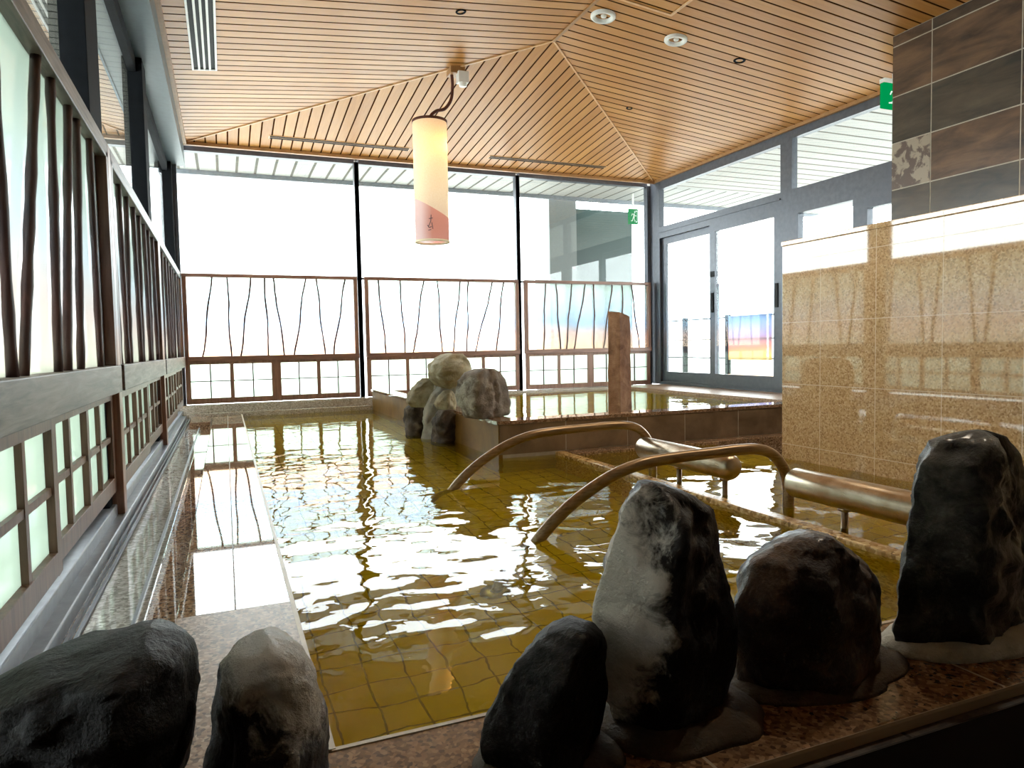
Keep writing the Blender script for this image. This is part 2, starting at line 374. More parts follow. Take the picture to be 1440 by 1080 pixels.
# four slopes as a thick shell
L0, L1_, A_, B_ = (EX0, YB, ZT), (EX0, EY1, ZT), (XM, YA, ZA), (XM, YB, ZA)
R1_, Rb = (EX1, EY1, ZT), (EX1, YB, ZT)
cb.add([L0, L1_, A_, B_], [(0,1,2,3)], 0); cb.add([R1_, Rb, B_, A_], [(0,1,2,3)], 0); cb.add([L1_, R1_, A_], [(0,1,2)], 1)
cb.add([(EX0,YB,ZA+.1),(EX0,EY1,ZA+.1),(EX1,EY1,ZA+.1),(EX1,YB,ZA+.1)], [(3,2,1,0)], 0)
cb.add([L0, L1_, (EX0,EY1,ZA+.1), (EX0,YB,ZA+.1)], [(0,1,2,3)], 0); cb.add([R1_, Rb, (EX1,YB,ZA+.1), (EX1,EY1,ZA+.1)], [(0,1,2,3)], 0)
cb.add([L1_, R1_, (EX1,EY1,ZA+.1), (EX0,EY1,ZA+.1)], [(0,1,2,3)], 0)
struct('ceiling', cb, [M['plank_y'], M['plank_x']], 'hipped ceiling of orange wood planks over the bath', 'ceiling')
def strip(a, b, w, d): return MB().bar(a, b, w, d, (0,0,1))
def trim(i, a, b, w, d, m, label):
    a, b = Vector(a), Vector(b)
    struct('trim_%d' % i, strip(a, b, w, d), m, label, 'trim', tuple(a))
dn = Vector((0,0,-.004))
trim(1, Vector(L1_)+dn, Vector(A_)+dn, .014, .010, M['pale_trim'], 'pale hip batten from the back left ceiling corner to the apex')
trim(2, Vector(R1_)+dn, Vector(A_)+dn, .014, .010, M['pale_trim'], 'pale hip batten from the back right ceiling corner to the apex')
trim(3, Vector(A_)+dn, Vector(B_)+dn, .026, .012, M['orange_trim'], 'orange ridge batten running from the apex overhead')
trim(4, (EX0+.015, YB, ZT-.012), (EX0+.015, EY1, ZT-.012), .03, .03, M['orange_trim'], 'orange eave batten along the left ceiling edge')
trim(5, (EX0, EY1-.02, ZT-.015), (EX1, EY1-.02, ZT-.015), .04, .03, M['orange_trim'], 'orange eave batten above the back windows')
trim(6, (EX1-.015, YB, ZT-.012), (EX1-.015, EY1, ZT-.012), .03, .03, M['orange_trim'], 'orange eave batten above the sliding doors')

# ---- floors, basin, copings
PX0, PX1, PY0, PY1, PZ = .13, 2.82, 1.083, 7.4, -.42       # main pool
fb = MB().box(PX0-.05, 3.2, PY0-.05, PY1+.2, PZ-.1, PZ)
struct('floor_pool', fb, M['pool'], 'ochre tiled pool floor under golden water', 'pool floor', (0,0,PZ))
struct('floor', MB().box(-.6, 5.3, -2.6, .79, -.5, -.4), M['floor_dark'], 'dark stone floor in front of the bath', 'floor', (0,0,-.4))
cp = MB()
cp.box(-.13, PX0, 1.78, PY1, -.45, .02)
struct('trim_7', cp, M['granite_wet'], 'wet polished granite coping along the left pool edge', 'coping', (0,1.78,0), .004)
struct('trim_8', MB().box(-.13, PX0, 1.083, 1.78, -.45, .022), M['granite_dry'], 'drier granite coping slab near the two left rocks', 'coping', (0,1.1,0), .004)
struct('trim_9', MB().box(PX0-.004, PX0+.006, 1.083, PY1, -.05, .0225), M['edge_pale'], 'pale worn edge line of the left coping', 'trim', (PX0,1.1,0))
struct('floor_left', MB().box(-.6, -.13, .8, 7.7, -.45, -.008).box(-.3, -.14, 6.45, 7.2, -.008, .035), M['granite_wet'], 'wet granite floor strip beside the left windows', 'floor', (-.6,.8,0))
struct('floor_strip', MB().box(-.33, -.205, .8, 6.4, -.02, -.003), M['pale_wet'], 'pale wet tile strip in the left floor', 'floor', (-.33,.8,0))
lf = MB()
for x in (-.352, -.335, -.225): lf.box(x-.004, x+.004, .8, 7.4, -.01, .004)
struct('trim_10', lf, [M['alu_light']], 'thin metal drain slot edges along the left floor strip', 'drain trim', (-.35,.8,0))
struct('floor_front', MB().box(-.6, 3.3, .79, PY0, -.45, .02), M['granite_front'], 'reddish granite front coping carrying the dark rocks', 'coping', (-.6,.79,0), .006)
struct('trim_11', MB().box(PX0, 3.0, PY0-.004, PY0+.005, -.03, .0215), M['edge_pale'], 'pale worn inner edge of the front coping', 'trim', (PX0,PY0,0))
struct('wall_front', MB().box(-.6, 3.3, .77, .79, -.5, -.002), M['floor_dark'], 'dark tiled outer face of the front coping', 'wall', (-.6,.77,-.4))
sill = MB().box(-.6, 5.1, 7.5, 7.9, -.45, .118).box(-.6, 5.1, 7.38, 7.5, -.45, .045)
struct('trim_12', sill, M['sill_stone'], 'stepped granite sill under the back windows', 'sill', (0,7.4,0), .004)
struct('trim_13', MB().box(-.75, -.4, .8, 7.6, -.45, .07).box(-.75, -.365, .8, 7.6, -.45, .03), M['alu_light'], 'grey metal sill under the left windows', 'sill', (-.4,.8,0), .004)
# raised basin
BX0, BY0, BZ, DZ = 1.42, 3.7, .215, .128
bb = MB()
def tiled_face(y, x0, x1, z0, z1, w):
    x = x0
    while x < x1-.01:
        bb.box(x+.004, min(x+w, x1)-.004, y, y+.02, z0, z1, 0); x += w
tiled_face(BY0, BX0+.009, 4.0, .02, BZ-.022, .425)
bb.box(BX0+.03, 4.0, BY0+.002, BY0+.12, -.45, BZ-.02, 1)
bb.box(BX0+.006, BX0+.12, BY0+.004, 7.4, -.45, BZ-.02, 3)
bb.box(BX0-.005, 4.0, BY0-.006, BY0+.14, BZ-.02, BZ, 2)
bb.box(BX0-.005, BX0+.14, BY0+.14, 7.4, BZ-.02, BZ, 2)
struct('wall_basin', bb, [M['basin_tile'], M['slate_grout'], M['granite_wet'], M['basin_side']], 'low dark tiled wall of the raised rear basin', 'basin wall', (BX0,BY0,0))
struct('trim_14', MB().box(1.84, 4.0, BY0-.13, BY0-.002, -.4, .018), M['granite_wet'], 'low tan ledge at the foot of the raised basin', 'ledge', (1.9,BY0,0), .004)
struct('floor_deck', MB().box(4.5, 5.4, 4.4, 7.5, -.45, DZ).box(4.02, 5.4, 3.0, 4.4, -.45, DZ), M['granite_dry'], 'granite deck in front of the sliding doors', 'deck', (3.4,4.6,0), .004)
struct('floor_basin', MB().box(1.5, 4.5, 3.8, 7.5, -.3, -.2), M['pool'], 'ochre floor of the raised rear basin', 'pool floor', (1.5,3.8,-.2))
# lying bath partition
struct('trim_15', MB().box(1.775, 1.835, 1.083, BY0-.01, -.45, .018), M['bar_stone'], 'tan pebble coping bar between the pool and the lying bath', 'coping', (1.8,1.1,0), .006)
# granite wall
GX = 2.823
gm = MB().box(GX, GX+.16, .3, 2.985, -.45, 1.155); gm.box(GX-.004, GX+.17, .3, 2.99, 1.155, 1.18)
struct('wall_granite', gm, M['granite_wall'], 'polished beige granite partition wall at the right', 'wall', (GX,2.72,-.25), .003)
# slate wall with its tiles
TX = 4.41
tw = MB().box(TX-.0045, TX+.4, -2.5, 3.606, -.45, 2.752, 0)
rows = [1.689-.3235*k for k in range(6, 0, -1)]+[1.689, 2.011, 2.332, 2.675, 2.752]
ys = [3.612, 3.315, 2.745, 2.175, 1.605, 1.035, .465, -.105, -.675]
rr = random.Random(5)
for i in range(len(rows)-1):
    for j in range(len(ys)-1):
        mi = rr.choice((1, 1, 2, 2, 3)); 
        if abs(rows[i]-1.689) < .01 and j == 0: mi = 4
        if abs(rows[i]-1.3655) < .01 and j == 0: mi = 3
        tw.box(TX-.006, TX+.02, ys[j+1]+.004, ys[j]-.004, rows[i]+.004, rows[i+1]-.004, mi)
    tw.box(TX+.0, TX+.4, 3.6, 3.612, rows[i]+.004, rows[i+1]-.004, 1+i % 3)
struct('wall_right', tw, [M['slate_grout'], M['slate_a'], M['slate_b'], M['slate_c'], M['slate_d']], 'dark slate tiled wall at upper right', 'wall', (TX,3.612,0))
struct('wall_behind', MB().box(-.7, 5.4, -2.7, -2.5, -.5, 3.05), M['plaster_tan'], 'tan wall behind the viewpoint, lightened to bounce light', 'wall', (0,-2.6,-.4))  # plaster tone lightened so this wall bounces window light forward
struct('wall_left', MB().box(-.7, -.48, -2.5, .85, -.5, 2.75), M['plaster_tan'], 'dark solid wall at the near left end', 'wall', (-.6,-2.5,-.4))
struct('wall_passage', MB().box(5.12, 5.3, -2.5, 2.0, -.5, 2.75), M['plaster_tan'], 'dark wall hidden beyond the slate wall', 'wall', (5.2,-2.5,-.4))

# ------------------------------------------------------------------ water
def water(name, x0, x1, y0, y1, z, step, amp, label, seed, hole=None):
    nx = int((x1-x0)/step); ny = int((y1-y0)/step); V = []; Fc = []
    for j in range(ny+1):
        for i in range(nx+1):
            x = x0+(x1-x0)*i/nx; y = y0+(y1-y0)*j/ny
            p = Vector((x*1.0, y*1.25, seed))
            w = noise.noise(p*2.6)*.75+noise.noise(Vector((x*7, y*9, seed+3)))*.6+noise.noise(Vector((x*15, y*21, seed+9)))*.3
            calm = 1-.5*min(1, max(0, (y-2.2)/3))          # livelier near the front
            V.append((x, y, z+amp*calm*w))
    for j in range(ny):
        for i in range(nx):
            if hole and x0+(x1-x0)*(i+.5)/nx > hole[0] and y0+(y1-y0)*(j+.5)/ny > hole[1]: continue
            a = j*(nx+1)+i; Fc.append((a, a+1, a+nx+2, a+nx+1))
    m = MB().add(V, Fc, 0, True)
    return tag(m.build(name, M['water'], base=(x0, y0, z), up=True), label, 'water', None, 'stuff')
water('pool_water', PX0, 1.8, PY0, PY1, 0, .022, .0042, 'rippled golden spring water of the main pool', 1.0, (BX0+.06, BY0+.05))
water('bath_water', 1.8, GX, PY0, BY0-.01, 0, .025, .0045, 'rippled water of the lying bath by the granite wall', 5.0)
water('basin_water', BX0+.13, 4.49, BY0+.13, 7.37, .1, .03, .0035, 'shallow golden water of the raised rear basin', 8.0)

# ------------------------------------------------------------------ steel, windows
struct('trim_16', MB().box(-.47, EX0, -2.5, 7.75, 2.49, 2.69).box(-.31, EX0+.004, -2.5, 7.75, 2.475, 2.49), M['steel_beam'], 'blue grey steel beam along the left eave', 'beam', (-.4,-2.5,2.5))
for k, (y0, y1) in enumerate(((2.93, 3.2), (5.02, 5.24), (7.6, 7.78))):
    struct('trim_%d' % (17+k), MB().box(-.5, -.415, y0, y1, .03, 2.5), M['steel_dark'],
           ('dark steel column nearest on the left window wall', 'second dark steel column on the left window wall', 'dark steel column in the back left corner')[k], 'column', (-.45,y0,.03), .003)
MX = [-.4, 1.384, 3.269, 5.09]
def window(n, frame, panes, label, base, m=None):
    w = struct('window_%d' % n, frame, m or M['steel_dark'], label, 'window', base)
    for p in panes: p.build('pane', M['glass'], w)
    return w
for k in range(3):
    x0, x1 = MX[k], MX[k+1]; fr = MB()
    fr.box(x0-.02, x0+.025, 7.7, 7.78, .09, ZT-.03); fr.box(x1-.025, x1+.02, 7.7, 7.78, .09, ZT-.03)
    fr.box(x0+.025, x1-.025, 7.7, 7.78, ZT-.05, ZT); fr.box(x0+.025, x1-.025, 7.72, 7.76, 1.40, 1.42)
    window(1+k, fr, [MB().box(x0+.02, x1-.02, 7.737, 7.743, .1, ZT-.04)], ('left', 'middle', 'right')[k]+' tall window of the back wall', (x0,7.74,.09), M['alu'])
for k, (y0, y1) in enumerate(((.85, 3.05), (3.07, 5.13), (5.13, 7.7))):
    fr = MB().box(-.5, -.45, y0, y1, 2.4, 2.5).box(-.5, -.45, y0, y1, .05, .1)
    window(4+k, fr, [MB().box(-.478, -.472, y0+.01, y1-.01, .08, 2.45)], ('nearest', 'middle', 'farthest')[k]+' tall window of the left wall', (-.47,y0,.05))
# right glazed wall: doors, transoms
RX = 5.11
def yz(y0, y1, z0, z1, d0=RX, d1=RX+.07): return (d0, d1, y0, y1, z0, z1)
fr = MB().box(*yz(7.5, 7.7, DZ, ZT)).box(*yz(5.28, 5.43, DZ, ZT)).box(*yz(5.43, 7.5, ZT-.12, ZT)).box(*yz(5.43, 7.5, 1.96, 2.1)).box(*yz(5.43, 7.5, DZ, DZ+.035))
fr.box(RX-.01, RX+.0, 5.43, 7.5, 2.03, 2.045)
w = window(7, fr, [MB().box(RX+.03, RX+.036, 5.43, 7.5, 2.1, ZT-.12)], 'grey aluminium door frame and transom in the right wall', (RX,7.5,DZ), M['alu'])
fr = MB().box(*yz(2.0, 5.28, ZT-.1, ZT)).box(*yz(2.0, 5.28, 1.86, 2.1)).box(*yz(4.42, 4.57, DZ, 1.86)).box(*yz(2.0, 2.1, DZ, ZT)).box(*yz(2.1, 4.42, 1.76, 1.86)).box(*yz(5.2, 5.28, DZ, 1.86)).box(*yz(2.1, 5.2, DZ, DZ+.05))
window(8, fr, [MB().box(RX+.03, RX+.036, 2.1, 5.28, 2.1, ZT-.1), MB().box(RX+.03, RX+.036, 4.57, 5.2, DZ+.05, 1.86), MB().box(RX+.03, RX+.036, 2.1, 4.42, DZ+.05, 1.76)],
       'grey aluminium glazing above the granite wall', (RX,5.28,DZ), M['alu'])
def door(n, y0, y1, xo, label, hy):
    f = MB(); z0, z1 = DZ+.03, 1.96
    x0, x1 = RX+xo, RX+xo+.03
    f.box(x0, x1, y0, y0+.09, z0, z1).box(x0, x1, y1-.09, y1, z0, z1).box(x0, x1, y0+.09, y1-.09, z1-.08, z1).box(x0, x1, y0+.09, y1-.09, z0, z0+.13)
    d = struct('door_%d' % n, f, M['alu'], label, 'door', (x0,y0,z0))
    MB().box(x0+.012, x0+.018, y0+.085, y1-.085, z0+.12, z1-.07).build('pane', M['glass'], d)
    MB().box(x0-.008, x0, hy-.02, hy+.02, .98, 1.22).build('handle', M['black'], d)
    return d
d = door(1, 6.43, 7.5, .036, 'left sliding glass door leaf with grey frame', 6.475)
d = door(2, 5.43, 6.52, .0, 'right sliding glass door leaf with grey frame', 5.475)
MB().box(RX-.012, RX, 6.43, 6.5, 1.38, 1.44).box(RX-.01, RX, 6.45, 6.49, .98, 1.2).build('latch', M['black'], d)

# ------------------------------------------------------------------ privacy screens
def screen(loc, rz, W, rods, label, mats, dark, group, rod_r=.009, th=.035, film='film', flow='film_low', wav=1.0, zm0=.425):
    t = thing('privacy_screen', loc, label, 'screen', group, rz)
    rail, stile, rodm = mats
    zb, zm1, zt_ = 0, .475, 1.30         # bottom, middle rail, top (local)
    d0, d1 = -.035, .02
    MB().box(0, W, d0, d1, zt_-th, zt_).build('rail', rail, t, local=True, bevel=.003)
    MB().box(0, W, d0-.012, d1, zm0, zm1).build('rail', rail, t, local=True, bevel=.003)
    for xs in (0, W-.04): MB().box(xs, xs+.04, d0, d1, zm1, zt_-.035).build('stile', stile, t, local=True, bevel=.003)
    p = MB().box(.035, W-.035, .0, .008, zm1-.01, zt_-.02).build('film_panel', M[film], t, local=True)
    # film gradient measured from its own foot
    me = p.data
    for v in me.vertices: v.co.z -= zm1
    p.location = (0, 0, zm1)
    for a, b in rods:
        pts = []; rnd = random.Random(int((a+b)*1e4)); ph = rnd.random()*6
        for i in range(13):
            s = i/12; x = (b+(a-b)*s)*W; x += (math.sin(s*9+ph)*.006+rnd.uniform(-.003, .003))*wav
            pts.append((x, -.014, zm1-.005+(zt_-.03-zm1)*s))
        MB().tube(pts, [rod_r*(1+.15*rnd.uniform(-1, 1)) for _ in pts], 8).build('branch_rod', rodm, t, local=True)
    # two sashes below, each with two cells crossed by thin bars
    for s in range(2):
        a, b = W*s/2+.0, W*(s+1)/2; e = .045; y0, y1 = -.03+.018*s, -.004+.018*s
        sash = MB().box(a, a+e, y0, y1, zb, zm0).box(b-e, b, y0, y1, zb, zm0).box(a+e, b-e, y0, y1, zb, zb+.055).box(a+e, b-e, y0, y1, zm0-.03, zm0)
        so = sash.build('lower_sash', stile, t, local=True, bevel=.002)
        mid = (a+b)/2
        MB().box(mid-.018, mid+.018, y0, y1, zb+.055, zm0-.03).build('mullion', stile, so, local=True)
        zc = (zb+.055+zm0-.03)/2
        for c0, c1 in ((a+e, mid-.018), (mid+.018, b-e)):
            c = (c0+c1)/2
            MB().box(c-dark, c+dark, y0+.004, y1-.004, zb+.055, zm0-.03).box(c0, c1, y0+.006, y1-.006, zc-dark*.8, zc+dark*.8).build('lattice_bar', rodm if dark < .008 else stile, so, local=True)
        MB().box(a+e, b-e, y1-.008, y1-.004, zb+.05, zm0-.02).build('sash_glass', M[flow], so, local=True)
    return t
M['film_left'] = film_mat('printed film with shade in its tint', [(0, srgb(202,202,192)), (.25, srgb(202,194,190)), (.5, srgb(192,197,200)), (.75, srgb(186,193,188)), (1, srgb(172,179,171))], .75, .08)  # same film as the back wall, dimmer outdoor light put into its tint
M['film_left_low'] = film_mat('sash film with shade in its tint', [(0, srgb(184,192,182)), (1, srgb(184,192,182))], .5, .1)  # sash film tint lowered likewise to stand for the shade outside
M['film_low'] = film_mat('frosted sash film', [(0, srgb(226,236,226)), (1, srgb(232,240,232))], .5, .3)
def rods(l, a, w): return [((p-a)/w, (q-a)/w) for p, q in l]
B1 = rods([(258,178),(370,375),(540,445),(640,655),(705,775),(950,850),(1038,1085),(1265,1155)], 50, 1310)
B2 = rods([(178,228),(342,375),(525,440),(637,658),(818,748),(882,866),(1090,930),(1178,1110)], 80, 1225)
B3 = rods([(125,115),(170,185),(237,210),(298,243),(335,333),(417,373),(463,462),(505,540)], 38, 555)
backm = (M['wood_h'], M['wood'], M['wood_dark'])
GB = 'privacy screens on the back window wall'
ZS = .122
screen((MX[0]+.03, 7.66, ZS), 0, MX[1]-MX[0]-.07, B1, 'brown lattice privacy screen in the left back corner, beside the left wall', backm, .006, GB)
screen((MX[1]+.04, 7.66, ZS), 0, MX[2]-MX[1]-.08, B2, 'brown lattice privacy screen behind the stacked rock pile', backm, .006, GB)
screen((MX[2]+.04, 7.66, ZS), 0, MX[3]-MX[2]-.07, B3, 'brown lattice privacy screen behind the rust stone post, beside the doors', backm, .006, GB)
leftm = (M['wood_grey'], M['wood_left'], M['wood_dark'])
GL = 'privacy screens on the left window wall'
lx = -.41
near = [((42,92),(22,523)), ((62,112),(73,519)), ((88,155),(86,518)), ((100,170),(106,516)), ((118,195),(135,515))]
y0, W0 = .9, 2.1
def fy(p): return (onX(p[0], p[1], lx-.0).y-y0)/W0
LA = [(fy(a), fy(b)) for a, b in near]+[(.03+.11*k, .07+.10*k) for k in range(4)]
LB = [(.05,.08),(.17,.2),(.3,.24),(.42,.46),(.54,.5),(.66,.7),(.77,.74),(.9,.93)]
LC = [(.06,.1),(.18,.14),(.3,.33),(.41,.45),(.55,.5),(.66,.62),(.79,.83),(.92,.9)]
screen((lx, y0, ZS), PI/2, W0, LA, 'nearest grey railed lattice screen on the left wall, cut by the left picture edge', leftm, .012, GL, .0115, .06, 'film_left', 'film_left_low', .08, .375)
screen((lx, 3.08, ZS), PI/2, 2.05, LB, 'middle lattice screen on the left wall, between two steel columns', leftm, .012, GL, .0115, .06, 'film_left', 'film_left_low', .08, .375)
screen((lx, 5.2, ZS), PI/2, 2.4, LC, 'farthest lattice screen on the left wall, meeting the back corner', leftm, .012, GL, .0115, .06, 'film_left', 'film_left_low', .08, .375)
for k, y in enumerate((3.04, 5.165)):
    p = MB().box(-.45, -.375, y-.035, y+.035, .03, ZS+1.30)
    tag(p.build('wooden_post', M['wood'], base=(-.4, y, .03), bevel=.003), ('nearer', 'farther')[k]+' brown wooden post between left wall screens', 'post', 'wooden posts of the left wall')

# ------------------------------------------------------------------ rocks
def rock(name, rows_px, yc, depth, mat, label, seed, cat='rock', group=None, rough=.012, flat=.0, base_z=None, ring=None, parent=None, fine=.006, levels=60, nseg=80, facet=1.0, corner=None, cw=.6):
    pts = []
    for y, l, r in rows_px:
        a, b = onY(l, y, yc), onY(r, y, yc); pts.append(((a.z+b.z)/2, a.x, b.x))
    pts.sort(); zs = [p[0] for p in pts]
    if base_z is not None and zs[0] > base_z: pts.insert(0, (base_z, pts[0][1], pts[0][2]))
    z0, z1 = pts[0][0], pts[-1][0]
    if base_z is not None: z0 = base_z
    def ev(z):
        for i in range(len(pts)-1):
            if z <= pts[i+1][0] or i == len(pts)-2:
                t = (z-pts[i][0])/(pts[i+1][0]-pts[i][0]+1e-9); t = max(0, min(1, t)); t = t*t*(3-2*t)*.5+t*.5
                return pts[i][1]+(pts[i+1][1]-pts[i][1])*t, pts[i][2]+(pts[i+1][2]-pts[i][2])*t
    hmax = max((p[2]-p[1])/2 for p in pts)
    off = Vector((seed*3.7, seed*1.3, seed*2.1))
    V = []; Fc = []
    for i in range(levels+1):
        s = i/levels; s = .5-.5*math.cos(PI*s)*1.0 if False else s
        z = z0+(z1-z0)*s; xl, xr = ev(z); hw = max((xr-xl)/2, .004); xm_ = (xl+xr)/2
        dp = depth*(hw/hmax)**.55
        for k in range(nseg):
            a = 2*PI*k/nseg; ca, sa = math.cos(a), math.sin(a); e = .82
            ux, uy = math.copysign(abs(ca)**e, ca), math.copysign(abs(sa)**e, sa)
            if corner is not None:
                tw_ = .05*math.sin(s*5+seed)
                pl = [(1, .05+tw_), (.35, 1), (-.45, .95), (-1, .1), (corner-.06+tw_, -1), (corner+.1+tw_, -1)]
                best = 9
                for j in range(len(pl)):
                    (ax, ay), (bx, by) = pl[j], pl[(j+1) % len(pl)]
                    den = ca*(by-ay)-sa*(bx-ax)
                    if abs(den) < 1e-9: continue
                    tt = (ax*(by-ay)-ay*(bx-ax))/den
                    if tt > 0: best = min(best, tt)
                ux = ux*(1-cw)+ca*best*cw; uy = uy*(1-cw)+sa*best*cw
            px_ = xm_+hw*ux; py_ = yc+dp*uy
            P = Vector((px_, py_, z)); q = P*7+off
            nrm = Vector((ca/hw, sa/dp, .2)).normalized()
            big = noise.noise(q*.6)*rough*1.4*facet
            cell = noise.voronoi(q*.5)[0]; fac = math.sqrt(cell[1])-math.sqrt(cell[0]) if cell[0] >= 0 else 0
            rid = 1-abs(noise.noise(q*1.3+Vector((9,4,2))))*2
            d = big-(.22-min(fac, .22))*rough*2.2*facet+(rid-.5)*rough*.5+noise.turbulence(q*2.6, 5, False)*fine*1.6-fine*.8
            P += Vector((nrm.x*d*.75, nrm.y*d*1.6, noise.noise(q*1.1)*rough*.5))
            if base_z is not None and i == 0: P.z = base_z
            V.append(P)
    for i in range(levels):
        for k in range(nseg): Fc.append((i*nseg+k, i*nseg+(k+1) % nseg, (i+1)*nseg+(k+1) % nseg, (i+1)*nseg+k))
    nb = len(V)
    top = sum((V[levels*nseg+k] for k in range(nseg)), Vector())/nseg+Vector((0,0,.004)); bot = sum((V[k] for k in range(nseg)), Vector())/nseg
    V += [top, bot]
    for k in range(nseg): Fc.append((levels*nseg+k, levels*nseg+(k+1) % nseg, nb)); Fc.append(((k+1) % nseg, k, nb+1))
    m = MB().add(V, Fc, 0, True)
    bs = (bot.x, yc, z0)
    o = tag(m.build(name, mat, base=bs), label, cat, group)
    if ring:
        h, grow, rm = ring; RV = []; RF = []; n2 = 40; xl, xr = ev(z0+h); hw = (xr-xl)/2+grow; xm_ = (xl+xr)/2; dp = depth*(hw/hmax)**.55+grow*.6
        prof = [(1.0, 0), (.97, h*.35), (.91, h*.75), (.8, h)]
        for g, zz in prof:
            for k in range(n2):
                a = 2*PI*k/n2; w = 1+.16*noise.noise(Vector((math.cos(a)*1.6, math.sin(a)*1.6, seed)))+.05*noise.noise(Vector((math.cos(a)*6, math.sin(a)*6, seed+zz*60)))
                RV.append((xm_+hw*g*w*math.cos(a), yc+dp*g*w*math.sin(a), z0+zz))
        for i in range(len(prof)-1):
            for k in range(n2): RF.append((i*n2+k, i*n2+(k+1) % n2, (i+1)*n2+(k+1) % n2, (i+1)*n2+k))
        RF.append(tuple(range(n2))); RF.append(tuple(range(4*n2-1, 3*n2-1, -1)))
        r = MB().add(RV, RF, 0, True).build('mortar_base', rm, o); r['label'] = 'pale mortar ring at the foot'
    return o
CZ = .02
M['mortar_brown'] = rock_mat('brownish mortar', srgb(62,52,38), srgb(88,74,56), srgb(104,90,70), .7, 0, 12, .6)
GR = 'dark rocks along the front coping'
rock('rock', [(888,185,225),(897,140,255),(912,95,268),(925,15,274),(950,-50,277),(1000,-80,280),(1050,-85,278),(1150,-80,264)], .95, .13, M['rock_black'],
     'broad black rock in the lower left corner', 3, group=GR, base_z=CZ, corner=.3, cw=.4)
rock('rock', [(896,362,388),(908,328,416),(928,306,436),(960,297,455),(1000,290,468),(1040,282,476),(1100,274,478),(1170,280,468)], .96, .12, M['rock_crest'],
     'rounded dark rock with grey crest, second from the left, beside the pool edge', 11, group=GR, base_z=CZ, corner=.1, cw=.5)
rock('rock', [(876,800,822),(885,775,838),(900,750,848),(930,715,853),(960,690,853),(1000,672,856),(1030,668,858),(1060,676,856),(1085,690,850)], .93, .09, M['rock_black'],
     'small pointed black rock leaning left of the tallest rock', 21, group=GR, corner=-.35, cw=.7, base_z=CZ, ring=(.012, .012, M['mortar_brown']))
rock('rock', [(684,905,935),(705,886,985),(725,873,1012),(760,855,1020),(800,845,1024),(850,842,1032),(900,843,1044),(950,850,1044),(1000,866,1032),(1030,884,1010),(1050,905,985)], .95, .1, M['rock_lit_side'],
     'tallest upright dark rock with window light painted on its left face', 34, group=GR, corner=-.34, cw=.95, base_z=CZ, ring=(.018, .03, M['mortar_brown']))
rock('rock', [(751,1125,1160),(765,1092,1178),(785,1062,1202),(810,1045,1226),(840,1033,1242),(870,1032,1244),(900,1036,1243),(940,1040,1232),(970,1048,1220),(990,1065,1195)], .98, .1, M['rock_brown'],
     'squat rounded reddish brown rock right of the tallest rock', 47, group=GR, corner=-.2, cw=.5, base_z=CZ, ring=(.014, .03, M['mortar_brown']))
rock('rock', [(608,1355,1395),(618,1320,1425),(645,1298,1442),(690,1285,1452),(740,1274,1458),(790,1265,1462),(830,1258,1462),(860,1258,1460),(890,1266,1456),(915,1285,1450)], .97, .1, M['rock_green'],
     'large green grey boulder at the right picture edge', 58, group=GR, corner=-.45, cw=.7, base_z=CZ, ring=(.025, .015, M['mortar']))
GP = 'rock pile at the corner of the raised basin'
kw = dict(group=GP, rough=.02, fine=.01, levels=30, nseg=44)
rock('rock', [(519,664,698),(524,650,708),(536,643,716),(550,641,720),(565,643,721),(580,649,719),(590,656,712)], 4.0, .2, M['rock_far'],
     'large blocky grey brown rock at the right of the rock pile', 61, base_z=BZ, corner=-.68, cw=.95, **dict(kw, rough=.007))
rock('rock', [(498,620,645),(503,611,652),(512,603,657),(522,601,660),(532,604,656),(540,612,646),(546,622,634)], 4.75, .22, M['rock_tan'],
     'rounded tan rock on top of the rock pile', 72, **kw)
rock('rock', [(532,594,608),(538,587,615),(546,580,618),(555,575,618),(564,572,613),(572,576,604)], 5.0, .15, M['rock_tan'],
     'smaller egg shaped tan rock on the left of the pile', 83, **kw)
rock('rock', [(568,574,598),(576,566,603),(585,565,604),(595,566,603),(603,568,600),(612,570,598)], 5.05, .13, M['rock_choc'],
     'mottled brown rock at the lower left of the pile, in the water', 94, base_z=-.15, **kw)
rock('rock', [(549,624,634),(557,617,639),(568,613,641),(576,615,640),(583,620,636)], 4.65, .12, M['rock_tan'],
     'small pale triangular rock in the middle of the pile', 15, **kw)
rock('rock', [(576,614,640),(584,607,643),(594,605,644),(602,606,643),(612,608,640)], 4.6, .13, M['rock_choc'],
     'low dark brown rock at the front foot of the pile', 26, base_z=-.15, **kw)
o = rock('mortar_mound', [(528,628,646),(542,616,652),(558,604,652),(575,594,650),(592,590,648),(612,590,648)], 4.82, .09, M['mortar'],
     'pale mortar bedding holding the rock pile together', 37, cat='mortar', rough=.02, fine=.012, base_z=-.15, levels=24, nseg=40)

# ------------------------------------------------------------------ stone post
pm = MB(); ZP0, ZP1 = -.2, .84; nz = 26; V = []; Fc = []
quad = [(2.335, 4.03), (2.375, 3.94), (2.485, 3.985), (2.46, 4.10)]
ring_ = []
for i in range(4):
    a, b = Vector(quad[i]), Vector(quad[(i+1) % 4])
    for k in range(10): ring_.append(a+(b-a)*k/10)
n4 = len(ring_); cx_ = sum((p.x for p in ring_))/n4; cyy = sum((p.y for p in ring_))/n4
for i in range(nz+1):
    z = ZP0+(ZP1-ZP0)*i/nz; g = 1.04-.1*i/nz
    for p in ring_:
        q = Vector((p.x*14, p.y*14, z*9)); d = noise.noise(q)*.05+noise.turbulence(q*2, 3, False)*.04
        V.append((cx_+(p.x-cx_)*(g+d), cyy+(p.y-cyy)*(g+d), z+(.014*(p.x-cx_)/-.06 if i == nz else 0)))
for i in range(nz):
    for k in range(n4): Fc.append((i*n4+k, i*n4+(k+1) % n4, (i+1)*n4+(k+1) % n4, (i+1)*n4+k))
